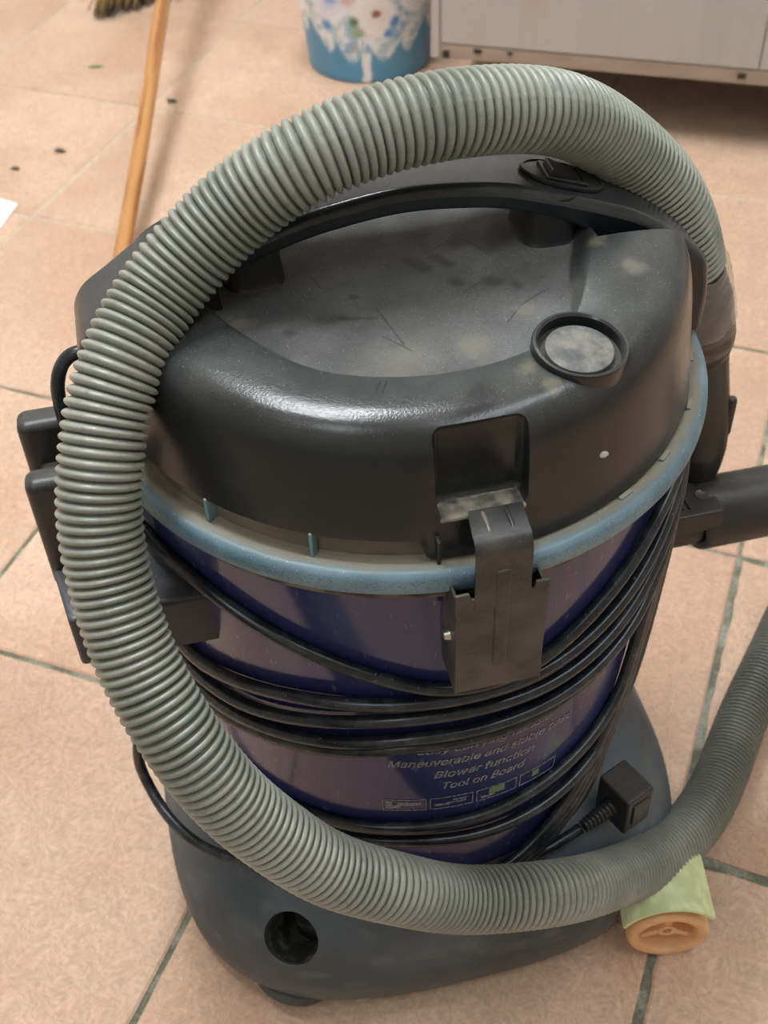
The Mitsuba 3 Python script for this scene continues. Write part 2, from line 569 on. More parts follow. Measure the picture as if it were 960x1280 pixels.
mat('trim_mat', principled(proc(trim_col), .6))
mat('dark_mat', principled((.02, .018, .016), .7))
mat('wall_mat', principled((.74, .72, .68), .8))
mat('ceiling_mat', principled((.80, .80, .78), .9))
mat('paper_mat', principled((.82, .86, .84), .6))
mat('paper_print_mat', principled((.35, .52, .42), .6))
mat('leaf_mat', principled((.10, .20, .05), .5))
mat('crumb_mat', principled((.10, .075, .055), .8))
mat('lamp_body_mat', principled((.8, .8, .8), .5))

# ------------------------------------------------------------------ the room
R = ROOM
GRID_X, GRID_Y = 0.01897, 0.52115
add('floor', box(R['x0'], R['x1'], R['y0'], R['y1'], -.06, -.0022), 'grout_mat', smooth=False, kind='structure')
rng = np.random.default_rng(4)
tile_range = [(i, j) for i in range(-8, 4) for j in range(-3, 6)]
for i, j in tile_range:
    x0, x1 = GRID_X + i * TILE, GRID_X + (i + 1) * TILE
    y0, y1 = GRID_Y + j * TILE, GRID_Y + (j + 1) * TILE
    if x0 < R['x0'] or x1 > R['x1'] or y0 < R['y0'] or y1 > R['y1']:
        continue
    g = .0016 + .0007 * rng.random()
    rough = i >= 0 and j <= 0
    if rough:
        g += .0014
    # slightly wavy, chipped outline, bevelled top edge
    pts, inner = [], []
    ns = 24 if rough else 9
    c = [(x0 + g, y0 + g), (x1 - g, y0 + g), (x1 - g, y1 - g), (x0 + g, y1 - g)]
    for k in range(4):
        a, b = np.array(c[k]), np.array(c[(k + 1) % 4])
        nrm = np.array([-(b - a)[1], (b - a)[0]]) / TILE
        for q in range(ns):
            w = (.0026 if rough else .0009) * rng.random() if q else .0006
            pts.append(a + (b - a) * q / ns + nrm * w)
    pts = np.array(pts)
    mid = np.array([(x0 + x1) / 2, (y0 + y1) / 2])
    ins = mid + (pts - mid) * (1 - 2 * .0022 / TILE)
    n = len(pts)
    dz = rng.normal(0, .00025)
    V = np.vstack([np.c_[pts, np.full(n, -.004)], np.c_[pts, np.full(n, -.0014 + dz)], np.c_[ins, np.full(n, dz)], [[*mid, dz]]])
    s = np.arange(n); s2 = (s + 1) % n
    Fc = np.vstack([np.stack([s, s2, n + s2], 1), np.stack([s, n + s2, n + s], 1), np.stack([n + s, n + s2, 2 * n + s2], 1), np.stack([n + s, 2 * n + s2, 2 * n + s], 1),
                    np.stack([2 * n + s, 2 * n + s2, np.full(n, 3 * n)], 1)])
    add('floor__tile', (V, Fc), 'tile_mat', smooth=20)
H = R['h']
add('wall_back', box(R['x0'] - .1, R['x1'] + .1, R['y1'], R['y1'] + .1, -.06, H), 'wall_mat', smooth=False, kind='structure')
add('wall_left', box(R['x0'] - .1, R['x0'], R['y0'], R['y1'], -.06, H), 'wall_mat', smooth=False, kind='structure')
add('wall_right', box(R['x1'], R['x1'] + .1, R['y0'], R['y1'], -.06, H), 'wall_mat', smooth=False, kind='structure')
add('wall_front', box(R['x0'] - .1, R['x1'] + .1, R['y0'] - .1, R['y0'], -.06, H), 'wall_mat', smooth=False, kind='structure')
add('ceiling', box(R['x0'] - .1, R['x1'] + .1, R['y0'] - .1, R['y1'] + .1, H, H + .1), 'ceiling_mat', smooth=False, kind='structure')
for k, L in enumerate(LAMPS):
    key = thing('ceiling_light' if k == 0 else f'ceiling_light_{k:03d}', 'white ceiling light panel ' + ('above the broom and vacuum cleaner', 'on the right beyond the vacuum cleaner', 'behind the camera')[k], 'light')
    (cx, cy), (sx, sy) = L['at'], L['size']
    add(key + '__housing', rbox(cx - sx / 2 - .03, cx + sx / 2 + .03, cy - sy / 2 - .03, cy + sy / 2 + .03, H - .05, H, .006), 'lamp_body_mat')
    V = np.array([[cx - sx / 2, cy - sy / 2, H - .052], [cx + sx / 2, cy - sy / 2, H - .052], [cx + sx / 2, cy + sy / 2, H - .052], [cx - sx / 2, cy + sy / 2, H - .052]])
    add(key + '__diffuser', (V, np.array([[0, 2, 1], [0, 3, 2]])), 'lamp_body_mat', smooth=False, emitter={'type': 'area', 'radiance': {'type': 'rgb', 'value': list(L['power'])}})

# ------------------------------------------------------------------ vacuum cleaner: drum and rim
VC = thing('vacuum_cleaner', 'dusty black and navy-blue drum vacuum cleaner wrapped in its grey hose and black cord', 'vacuum cleaner')
R_TOP, Z_TOP, R_BOT, Z_BOT = .1585, .42, .146, .10


def drum_r(z):
    return R_BOT + (R_TOP - R_BOT) * (z - Z_BOT) / (Z_TOP - Z_BOT)


prof = [(drum_r(.095), .095)] + [(drum_r(z), z) for z in np.linspace(.1, .418, 12)]
add(VC + '__drum', revolve(prof, 256), 'drum_mat', FL, True)
add(VC + '__drum__bottom_band', revolve([(drum_r(.118) + .0012, .112), (drum_r(.118) + .0022, .116), (drum_r(.118) + .0022, .124), (drum_r(.124) + .0008, .128)], 200), 'seal_mat', FL, True)
add(VC + '__seal', revolve([(.156, .416), (.1615, .417), (.1622, .420), (.1618, .427), (.156, .428)], 240), 'seal_mat', FL, 30,
    label='brown dirty seal under the blue rim')
rim = [(.150, .4265), (.1655, .4265), (.1682, .4275), (.1694, .430), (.1697, .434), (.1692, .4375), (.1675, .4398), (.1650, .4405), (.1605, .4400), (.1585, .4388), (.150, .4388), (.150, .4265)]
add(VC + '__rim', revolve(rim, 300), 'flange_mat', FL, 40, label='scuffed teal-blue plastic rim dusted with sand')

# ------------------------------------------------------------------ motor head (lid)
def lobe(az):
    """0 at the front (-90 deg) of the head, 1 towards the handle's ends."""
    d = np.abs(np.cos(az))
    return np.clip((d - .45) / .45, 0, 1) ** 2 * (3 - 2 * np.clip((d - .45) / .45, 0, 1))


def z_outer(r, az):
    k = lobe(az) * np.where(np.cos(az) > 0, 1.0, .3)
    return .5138 + .0080 * k - (.0005 + .0008 * k) * np.clip((r - .113) / .02, 0, 2) ** 2


NA = 480
az = np.linspace(-PI, PI, NA, endpoint=False)
deg = np.degrees(az)


def ramp(x, a, b):
    t = np.clip((x - a) / (b - a), 0, 1)
    return t * t * (3 - 2 * t)


gap = np.maximum(ramp(deg, -98.6, -100.2), ramp(deg, 176, 179))      # the skirt is cut back on the left front
zb = .4405 + .0125 * gap
k = lobe(az)
kr = k * np.where(np.cos(az) > 0, 1.0, .3)            # the shelf towards the button is the taller one
rows = []
for i in range(NA):
    a = az[i]
    pr = [(.10, zb[i]), (.1545, zb[i]), (.1583, zb[i]), (.1590, zb[i] + .0008)]
    # wall
    w0, w1 = (.1588, zb[i] + .003), (.1532, .4910)
    for t in np.linspace(0, 1, 9):
        pr.append((w0[0] + (w1[0] - w0[0]) * t, w0[1] + (w1[1] - w0[1]) * t))
    top_r = .1345
    zt = float(z_outer(np.array(top_r), np.array([a]))[0])
    p0, p1, p2, p3 = np.array(w1), np.array([.1508, .5050 + (zt - .5132) * .8]), np.array([.1470, zt - .0010]), np.array([top_r, zt])
    for t in np.linspace(0, 1, 15)[1:]:
        q = (1 - t) ** 3 * p0 + 3 * (1 - t) ** 2 * t * p1 + 3 * (1 - t) * t ** 2 * p2 + t ** 3 * p3
        pr.append(tuple(q))
    r_edge = .1135 - .0135 * kr[i]
    for r in np.linspace(top_r, r_edge + .0012, 9)[1:]:
        pr.append((r, float(z_outer(np.array(r), np.array([a]))[0])))
    ze = pr[-1][1]
    zd = .5128
    wdt = .0022 + .011 * kr[i]
    for t in np.linspace(0, 1, 10)[1:]:
        s = t * t * (3 - 2 * t)
        pr.append((r_edge + .0012 - wdt * t, ze + (zd - ze) * s))
    for r in np.linspace(pr[-1][0], .002, 24)[1:]:
        pr.append((r, zd))
    rows.append(pr)
Pm = np.array(rows)                                   # (NA, np, 2)
P3 = np.stack([Pm[..., 0] * np.cos(az)[:, None], Pm[..., 0] * np.sin(az)[:, None], Pm[..., 1]], -1)
drop = .060 * ramp(P3[..., 1], .052, .125)               # behind the handle the head falls away
P3[..., 2] -= drop * np.clip((P3[..., 2] - .445) / .0665, 0, 1)
shell = grid(P3, wrap_u=True)
v, f = np.array(shell.vertices), np.array(shell.faces)
npf = P3.shape[1]
ci, co = len(v), len(v) + 1
v = np.vstack([v, [0, 0, .4405], [0, 0, .5128]])
s = np.arange(NA)
f = np.vstack([f, np.stack([np.full(NA, ci), ((s + 1) % NA) * npf, s * npf], 1), np.stack([np.full(NA, co), s * npf + npf - 1, ((s + 1) % NA) * npf + npf - 1], 1)])
solid = as_manifold(trimesh.Trimesh(v, f, process=False))
# recess for the latch
rec = m3.Manifold.batch_hull([sph(.005, 24).translate([x, y, z]) for x in (-.0145, .0195) for y in (-.1480, -.21) for z in (.4690, .5060)])
solid = solid - rec
# the head is cut away under both ends of the handle
for sx in (-1, 1):
    tr_ = extrude([(sx * x, z) for x, z in ((.0935, .60), (.0955, .5110), (.118, .5010), (.140, .4880), (.149, .468), (.153, .4405), (.21, .4405), (.21, .60))][::sx], .2370)
    solid = solid - tr_.transform(np.array([[1, 0, 0, 0], [0, 0, -1, .200], [0, 1, 0, 0]], float))
bc = np.array([.0598, -.1128])
tr = trimesh.transformations.translation_matrix([bc[0], bc[1], .5160]) @ trimesh.transformations.rotation_matrix(math.radians(7), [-bc[1], bc[0], 0]) @ trimesh.transformations.translation_matrix([0, 0, -.5160])
solid = solid - m3.Manifold.cylinder(.05, .0197, .0197, 64).translate([0, 0, .5085]).transform(tr[:3])
lidm = solid.to_mesh()
LV, LF = lidm.vert_properties[:, :3], lidm.tri_verts
cent = LV[LF].mean(1)
rad = np.hypot(cent[:, 0], cent[:, 1])
az_c = np.arctan2(cent[:, 1], cent[:, 0])
on_dish = (cent[:, 2] < .5135) & (cent[:, 2] > .505) & (rad < .1135 - .0135 * lobe(az_c) * np.where(np.cos(az_c) > 0, 1.0, .3))
add(VC + '__motor_head', trimesh.Trimesh(LV, LF[~on_dish], process=False), 'lid_mat', FL, 32, label='dusty black domed plastic motor head')
add(VC + '__motor_head__dish', trimesh.Trimesh(LV, LF[on_dish], process=False), 'dish_mat', FL, 30, label='round sunken top of the motor head grey with dust')
# inner ring seen through the gap under the skirt, with its ribs
add(VC + '__motor_head__inner_ring', revolve([(.1505, .436), (.1535, .436), (.1535, .4545), (.1505, .4545)], 200), 'gap_mat', FL, 30)
for a in (-139, -118.4, -162, 176):
    m = rbox(.1530, .1600, -.0009, .0009, .4375, .4545, .0006, 8)
    m = moved(m, trimesh.transformations.rotation_matrix(math.radians(a), [0, 0, 1]))
    add(VC + '__motor_head__rib', m, 'flange_mat', FL, 30)
# little marks on the rim next to the head
for a in (-60, -47, -31, -16, -3):
    m = rbox(.1592, .1618, -.0045, .0045, .4385, .4412, .0005, 8)
    add(VC + '__rim__tab', moved(m, trimesh.transformations.rotation_matrix(math.radians(a), [0, 0, 1])), 'flange_mat', FL, 30)
# step of the skirt beside the latch
add(VC + '__motor_head__skirt_lip', rbox(-.0205, -.0185, -.1612, -.150, .4395, .4545, .0006, 8), 'lid_mat', FL, 30)
# dusty ledge of the recess
add(VC + '__motor_head__ledge', rbox(-.0180, .0230, -.1572, -.1425, .4622, .4648, .0010, 12), 'sand_mat', FL, 30, label='dust-caked ledge under the latch')
m = trimesh.creation.icosphere(2, .0021); m.vertices *= [1.2, .5, .9]
add(VC + '__motor_head__paint_fleck', moved(m, np.array([[1, 0, 0, .0646], [0, 1, 0, -.1416], [0, 0, 1, .4725], [0, 0, 0, 1.]])), 'white_spot_mat', FL, True)

# round button on the right of the head
add(VC + '__button_ring', moved(revolve([(.0195, .495), (.0228, .495), (.0226, .5155), (.0221, .5168), (.0208, .5170), (.0198, .5160), (.0196, .512), (.0195, .495)], 96), tr), 'handle_mat', FL, 40, label='raised black ring around the button')
add(VC + '__button_ring__well', moved(revolve([(.0197, .5105), (.0001, .5105)], 64), tr), 'black_part_mat', FL, False)
add(VC + '__button', moved(revolve([(.0160, .5085), (.0162, .5125), (.0160, .5136), (.0150, .5142), (.0001, .5147)], 96), tr), 'button_mat', FL, 40, label='round dusty grey button')

# ------------------------------------------------------------------ carrying handle
us = np.array([-.1700, -.1715, -.1705, -.1640, -.151, -.138, -.122, -.104, -.075, -.042, 0, .042, .075, .104, .122, .138, .150, .1600, .1680, .1705, .1700])
zs = np.array([.443, .465, .4890, .5010, .5100, .5190, .5285, .5345, .5435, .5520, .5565, .5525, .5430, .5325, .5250, .5150, .5060, .4970, .4850, .464, .443])
d = np.r_[0, np.cumsum(np.hypot(np.diff(us), np.diff(zs)))]
tt = np.linspace(0, d[-1], 161)
hu, hz = PchipInterpolator(d, us)(tt), PchipInterpolator(d, zs)(tt)
hu, hz = gaussian_filter1d(hu, 1.2, mode='nearest'), gaussian_filter1d(hz, 1.2, mode='nearest')
tx, tz = np.gradient(hu), np.gradient(hz)
ln = np.hypot(tx, tz); tx, tz = tx / ln, tz / ln
nx, nz = -tz, tx                                       # outward normal
half = .0262 + .0015 * np.abs(hu / .17) ** 2
thick = .0130 + .0080 * np.clip((np.abs(hu) - .075) / .04, 0, 1) ** 1.5


def handle_section(h, t):
    pts = []
    r1, r2 = .0060, .0025
    for (cx, cy, r, a0) in ((h - r1, -r1, r1, 0), (-h + r1, -r1, r1, 90), (-h + r2, -t + r2, r2, 180), (h - r2, -t + r2, r2, 270)):
        for a in np.radians(np.linspace(a0, a0 + 90, 7)):
            pts.append((cx + r * math.cos(a), cy + r * math.sin(a)))
    return np.array(pts)


sec = np.array([handle_section(half[i], thick[i]) for i in range(len(tt))])
crown = -.0016 * (sec[..., 0] / .026) ** 2 * (sec[..., 1] > -.006)
off = sec[..., 1] + crown
HP = np.stack([hu[:, None] + nx[:, None] * off, sec[..., 0] * -1, hz[:, None] + nz[:, None] * off], -1)
hm = grid(HP, wrap_v=True)
add(VC + '__handle', hm, 'handle_mat', FL, 50, label='scratched black arched carrying handle')


def handle_z(u):
    return float(np.interp(u, hu, hz))


for sgn in (-1, 1):
    secs = []
    for z, gr in ((.5085, .006), (.5100, .0035), (.5125, .0015), (.516, .0004), (.522, 0), (.541 if sgn < 0 else .538, 0)):
        a = np.linspace(0, 2 * PI, 40, endpoint=False)
        n = 3.2
        ca, sa = np.cos(a), np.sin(a)
        x = (.0145 + gr) * np.sign(ca) * np.abs(ca) ** (2 / n)
        y = (.0190 + gr) * np.sign(sa) * np.abs(sa) ** (2 / n)
        secs.append(np.stack([x + sgn * .0765, y - .0065, np.full_like(a, z)], -1))
    add(VC + '__handle__post', grid(np.array(secs), wrap_v=True), 'black_part_mat', FL, 50)

# switch on top of the handle
u0 = .086
sl = math.atan2(handle_z(u0 + .02) - handle_z(u0 - .02), .04)
SW = trimesh.transformations.translation_matrix([u0, -.004, handle_z(u0)]) @ trimesh.transformations.rotation_matrix(-sl, [0, 1, 0])
ell = np.array([(.0235 * math.cos(a) * (1 if math.cos(a) < 0 else 1.05), .0145 * math.sin(a)) for a in np.linspace(0, 2 * PI, 48, endpoint=False)])
plate = extrude(ell, .0016) - extrude(ell * .92, .01).translate([0, 0, .0008])
add(VC + '__handle__switch_bezel', moved(plate.translate([0, 0, -.0006]), SW), 'lid_mat', FL, 30)
frm = rbox(-.0115, .0125, -.009, .009, -.001, .0022, .001, 10) - m3.Manifold.cube([.019, .0135, .02]).translate([-.009, -.0068, -.002])
add(VC + '__handle__switch_frame', moved(frm, SW), 'handle_mat', FL, 30)
rock = m3.Manifold.batch_hull([cyl([x, -.0062, z], [x, .0062, z], .0011, n=16) for x, z in ((-.008, .0042), (.0, .0020), (.0092, .0005), (-.008, -.001), (.0092, -.001))])
add(VC + '__handle__rocker_switch', moved(rock, SW), 'black_part_mat', FL, 30, label='small glossy black rocker switch on the handle')

# ------------------------------------------------------------------ latch
def plate_sweep(path, x0f, th):
    """A bent metal strip: path [(y, z, half-width, centre x)]."""
    path = np.array(path)
    y, z, hw, cx = path.T
    ty, tz = np.gradient(y), np.gradient(z)
    l = np.hypot(ty, tz); ny, nz = tz / l, -ty / l
    P = []
    for i in range(len(path)):
        o = np.array([[cx[i] - hw[i], 0], [cx[i] + hw[i], 0], [cx[i] + hw[i], th], [cx[i] - hw[i], th]])
        P.append(np.stack([o[:, 0], y[i] + ny[i] * (o[:, 1] - th), z[i] + nz[i] * (o[:, 1] - th)], -1))
    P = np.array(P)
    m = grid(P, wrap_v=True)
    n = len(path)
    v, f = np.array(m.vertices), np.array(m.faces)
    f = np.vstack([f, [[0, 2, 1], [0, 3, 2]], [[(n - 1) * 4, (n - 1) * 4 + 1, (n - 1) * 4 + 2], [(n - 1) * 4, (n - 1) * 4 + 2, (n - 1) * 4 + 3]]])
    return trimesh.Trimesh(v, f, process=False)


C0 = .0055
arc = [(-.1720 - .0085 * math.sin(a), .4600 + .0085 * math.cos(a), .0133, C0) for a in np.linspace(.15, PI / 2, 9)]
hook = [(-.1560, .4665, .0124, C0 + .002), (-.1580, .4684, .0128, C0 + .002), (-.163, .4686, .0130, C0 + .001)] + arc + [(-.1807, .452, .0133, C0), (-.1810, .436, .0134, C0), (-.1810, .426, .0134, C0)]
LK = add(VC + '__latch', plate_sweep(hook, 0, .0016), 'latch_mat', FL, 25, label='worn dark metal latch clipped over the front of the rim')
body = [(-.1790, .4375, .0200, C0), (-.1800, .425, .0215, C0), (-.1805, .40, .0212, C0), (-.1800, .375, .0200, C0), (-.1785, .3655, .0190, C0), (-.1760, .3605, .0180, C0)]
bp = extrude([(-.0225, .4375), (-.0160, .4375), (-.0145, .4335), (-.0134, .4330), (.0134, .4330), (.0145, .4335), (.0160, .4375), (.0225, .4375), (.0222, .40), (.0205, .366), (-.0205, .366), (-.0222, .40)][::-1], .0016)
bp = bp.transform(np.array([[1, 0, 0, C0], [0, 0, -1, -.1790], [0, 1, 0, 0]], float))
cheeks = [rbox(C0 + sx * .0213 - .0008, C0 + sx * .0213 + .0008, -.1805, -.1525, .3650, .4330, .0004, 8) for sx in (-1, 1)]
foot = m3.Manifold.batch_hull([cyl([C0 - .0205, y, z], [C0 + .0205, y, z], .0008, n=12) for y, z in ((-.1798, .367), (-.1740, .3605))])
add(VC + '__latch__bracket', cat(bp, cheeks[0], cheeks[1], foot), 'latch_mat', FL, 25)
for (x, z0, z1) in ((C0 - .0, .385, .449),):
    pts = [sph(.0017, 12).translate([x + dx, -.1800, z]) for z in (z0, z1) for dx in (-.0022, .0022)]
    add(VC + '__latch__pressed_rib', m3.Manifold.batch_hull(pts).scale([1, 1, 1]), 'latch_mat', FL, 30)
for x in (C0 - .0050, C0 + .0060):
    pts = [sph(.0012, 12).translate([x, y, z]) for y, z in ((-.1610, .4682), (-.1700, .4683))] + [sph(.0012, 12).translate([x, -.1755, .4660])]
    add(VC + '__latch__pressed_rib', m3.Manifold.batch_hull(pts), 'latch_mat', FL, 30)
add(VC + '__latch__rivet', cyl([C0 - .0218, -.1690, .3985], [C0 - .0250, -.1690, .3985], .0032, .0024, 24), 'steel_mat', FL, 40, label='bright rivet head on the side of the latch')

# ------------------------------------------------------------------ base
NB = 360
ab = np.linspace(-PI, PI, NB, endpoint=False)


def plan(a, A=.1925, B=.1740, n=2.9):
    return (np.abs(np.cos(a) / A) ** n + np.abs(np.sin(a) / B) ** n) ** (-1 / n)


bprof = [(.70, .016), (.92, .0165), (.968, .018), (.990, .022), (1.0, .028), (1.0, .040), (.985, .050), (.940, .060), (.85, .0705), (.72, .0805), (.56, .0905), (.40, .0985), (.25, .1055), (.12, .1105), (.03, .1135), (-.02, .1140)]
rows = []
for i, a in enumerate(ab):
    r = plan(a)
    rows.append([(.1485 + (r - .1485) * sc, z) for sc, z in bprof])
PB = np.array(rows)
P3 = np.stack([PB[..., 0] * np.cos(ab)[:, None], PB[..., 0] * np.sin(ab)[:, None], PB[..., 1]], -1)
shell = grid(P3, wrap_u=True)
v, f = np.array(shell.vertices), np.array(shell.faces)
npf = P3.shape[1]
ci, co = len(v), len(v) + 1
v = np.vstack([v, [0, 0, .016], [0, 0, .118]])
s = np.arange(NB)
f = np.vstack([f, np.stack([np.full(NB, ci), ((s + 1) % NB) * npf, s * npf], 1), np.stack([np.full(NB, co), s * npf + npf - 1, ((s + 1) % NB) * npf + npf - 1], 1)])
bs = as_manifold(trimesh.Trimesh(v, f, process=False))
hc, hdir = np.array([-.1150, -.1400, .0755]), np.array([-.42, -.64, .64])
hdir /= np.linalg.norm(hdir)
bs = bs - cyl(hc + hdir * .06, hc - hdir * .045, .0208, .0178, 64)
# wheel well of the orange wheel
wb = np.linalg.inv(FL) @ FB
bs = bs - cyl((wb @ [.1775, -.19, .029, 1])[:3], (wb @ [.1775, -.09, .029, 1])[:3], .0335, n=48)
add(VC + '__base', bs, 'base_mat', FL, 30, label='scuffed blue-grey plastic wheeled base')
add(VC + '__base__socket', cyl(hc, hc - hdir * .046, .0200, .0176, 48) - cyl(hc + hdir * .01, hc - hdir * .044, .0192, .0168, 48), 'hole_mat', FL, 30, label='round dirty tool socket in the corner of the base')
add(VC + '__base__moulding_mark', rbox(-.080, -.064, -.1700, -.1665, .0185, .0205, .0006, 8), 'sand_mat', FL, 30)


def caster(x, y, ang, hooded=True):
    M = FL @ trimesh.transformations.translation_matrix([x, y, 0]) @ trimesh.transformations.rotation_matrix(ang, [0, 0, 1])
    k = add(VC + '__caster', moved(revolve([(.004, -.008), (.018, -.009), (.0205, -.007), (.021, 0), (.0205, .007), (.018, .009), (.004, .008)], 48), M @ trimesh.transformations.translation_matrix([0, 0, .0212]) @ trimesh.transformations.rotation_matrix(PI / 2, [1, 0, 0])), 'black_part_mat', None, 40, label='black caster wheel')
    if not hooded:
        pl = m3.Manifold.batch_hull([m3.Manifold.cylinder(.006, .034, .036, 48).translate([0, 0, .0045]), m3.Manifold.cylinder(.003, .036, .033, 48).translate([0, 0, .0105])]) - cyl([0, -.012, .0212], [0, .012, .0212], .0235, n=40)
        add(k + '__swivel_plate', pl.translate([0, .003, .006]), 'black_part_mat', M, 30)
        return
    hood = cyl([0, -.012, .022], [0, .012, .022], .0242, n=40) - cyl([0, -.0105, .022], [0, .0105, .022], .0226, n=40) - m3.Manifold.cube([.1, .1, .05]).translate([-.05, -.05, -.03])
    add(k + '__hood', hood, 'black_part_mat', M, 30)


caster(-.1140, -.1290, math.radians(-41), False)
caster(-.135, .125, math.radians(40))
caster(.125, .135, math.radians(-40))

# orange wheel with its pale green fender
WC = np.array([.1775, -.1375, .0292])
MW = FB @ trimesh.transformations.translation_matrix(WC) @ trimesh.transformations.rotation_matrix(PI / 2, [1, 0, 0])   # local +z of the wheel points to the front
wh = [(.0060, -.011), (.024, -.012), (.0275, -.0112), (.0290, -.009), (.0292, 0), (.0290, .0085), (.0278, .0108), (.0262, .0118), (.0235, .0118), (.0215, .0110), (.0205, .0095), (.0200, .0000), (.0190, -.0030),
      (.0120, -.0036), (.0075, -.0030), (.0066, -.002)]
WK = add(VC + '__front_wheel', moved(revolve(wh, 96), MW), 'wheel_mat', None, 40, label='orange plastic wheel at the front corner')
hub = m3.Manifold.cylinder(.0100, .0072, .0064, 40).translate([0, 0, -.0030]) - m3.Manifold.cylinder(.03, .0034, .0034, 24).translate([0, 0, -.01])
add(WK + '__hub', moved(hub, MW), 'wheel_mat', None, 40)
add(WK + '__axle', moved(m3.Manifold.cylinder(.010, .0033, .0033, 24).translate([0, 0, -.0075]) + m3.Manifold.cylinder(.050, .0045, .0045, 24).translate([0, 0, -.056]), MW), 'wheel_dark_mat', None, 40, label='dark axle hole')
for kx in range(3):
    a = math.radians(90 + 120 * kx)
    sp = rbox(.0058, .0203, -.0026, .0026, -.0040, .0058, .001, 10)
    add(WK + '__spoke', moved(sp, MW @ trimesh.transformations.rotation_matrix(a, [0, 0, 1])), 'wheel_mat', None, 40)
fr0, fr1 = .0345, .0370
ys = np.linspace(-.1495, -.090, 8)
aa = np.radians(np.linspace(38, 158, 33))
out, inn = [], []
for y in ys:
    wv = .0
    out.append(np.stack([WC[0] + fr1 * np.cos(aa), np.full_like(aa, y), .033 + fr1 * np.sin(aa)], -1))
    inn.append(np.stack([WC[0] + fr0 * np.cos(aa), np.full_like(aa, y), .033 + fr0 * np.sin(aa)], -1))
out, inn = np.array(out), np.array(inn)
ring = np.concatenate([out, inn[:, ::-1]], 1)
fm = grid(ring, wrap_v=True)
capm = []
for e in (0, -1):
    capm.append(grid(np.stack([out[e], inn[e]], 0)))
add(VC + '__wheel_fender', cat(fm, *capm), 'fender_mat', FB, 40, label='pale yellow-green fender over the orange wheel')

# ------------------------------------------------------------------ tool bracket on the left of the drum
tb = m3.Manifold.batch_hull([sph(.003, 16).translate([x, y, z]) for x, y in ((-.199, -.087), (-.125, -.087), (-.217, .020), (-.140, .030)) for z in (.3365, .3690)])
tb = tb - m3.Manifold.cylinder(.5, .1525, .1560, 160)
TB = add(VC + '__tool_bracket', tb, 'bracket_mat', FL, 30, label='black tool bracket jutting out of the left side')
for (xa, ya, yb, zt) in ((-.2095, -.052, -.036, .4350), (-.2125, -.006, .012, .4370)):
    up = m3.Manifold.batch_hull([sph(.0055, 20).translate([x, y, z]) for x in (xa + .0055, -.178) for y in (ya + .0055, yb - .0055) for z in (.362, zt - .0055)])
    add(TB + '__fork', up, 'black_part_mat', FL, 40)
add(TB + '__cross_piece', rbox(-.206, -.186, -.040, .000, .392, .410, .003, 14), 'latch_mat', FL, 30)

# ------------------------------------------------------------------ suction inlet with its cuff (right)
cs = np.array([math.cos(math.radians(.5)), math.sin(math.radians(.5)), 0])
IN = FL @ trimesh.transformations.translation_matrix([0, 0, .260])
k_in = add(VC + '__inlet', cat(cyl([.146, 0, 0], [.222, 0, 0], .0185, .0180, 48), cyl([.148, 0, 0], [.156, 0, 0], .026, .024, 48)), 'black_part_mat', IN, 30, label='black suction inlet on the right side of the drum')
add(k_in + '__clip_plate', rbox(.150, .215, -.0205, .0205, .0060, .0235, .002, 14), 'black_part_mat', IN, 30)
for q in range(5):
    add(k_in + '__grip_ridge', rbox(.1745 + q * .0042, .1765 + q * .0042, -.0135, .0045, .0228, .0250, .0006, 8), 'black_part_mat', IN, 30)
add(k_in + '__screw', cyl([.205, -.003, .0232], [.205, -.003, .0246], .0050, .0045, 24), 'sand_mat', IN, 30)

# ------------------------------------------------------------------ hose
# centre line in the base's frame (x right, y back), from the grip tube over the handle, down the left, across the front and back to the inlet
HC = np.array([
    (.1745, .0600, .4480), (.1660, .0560, .4750), (.1440, .0500, .5140), (.1200, .0400, .5400), (.0920, .0200, .5660), (.0690, .0035, .5800), (.0440, -.0090, .5870), (.0170, -.0210, .5905),
    (-.0090, -.0290, .5890), (-.0410, -.0390, .5815), (-.0680, -.0430, .5665), (-.0930, -.0520, .5480), (-.1180, -.0700, .5260), (-.1300, -.0880, .5120), (-.1385, -.1030, .4960),
    (-.1430, -.1190, .4780), (-.1460, -.1310, .4600), (-.1465, -.1390, .4470), (-.1450, -.1480, .4310), (-.1420, -.1580, .4160), (-.1340, -.1740, .3900), (-.1240, -.1870, .3700), (-.1110, -.1980, .3460),
    (-.0950, -.2045, .3140), (-.0750, -.2075, .2830), (-.0480, -.2080, .2470), (-.0150, -.2030, .2160), (.0290, -.1880, .1700), (.0770, -.1750, .1480), (.1250, -.1440, .1040), (.1720, -.1060, .0640),
    (.2050, -.0740, .0450), (.2370, -.0300, .0300), (.2670, .0240, .0225), (.2900, .0630, .0222), (.3150, .1020, .0222)])
HW = HC @ FB[:3, :3].T + FB[:3, 3]
inlet_p = (FL @ np.array([.30, .0026, .260, 1]))[:3]
inlet_d = FL[:3, :3] @ np.array([1., 0, 0])
HW2 = np.vstack([HW, (FB @ np.array([.345, .150, .0240, 1]))[:3], (FB @ np.array([.405, .215, .045, 1]))[:3], (FB @ np.array([.475, .225, .120, 1]))[:3], (FB @ np.array([.475, .165, .205, 1]))[:3], inlet_p + inlet_d * .06, inlet_p + inlet_d * .02, inlet_p - inlet_d * .02])
centre, ss = spline(HW2, .00055, .010)
L_H = ss[-1]
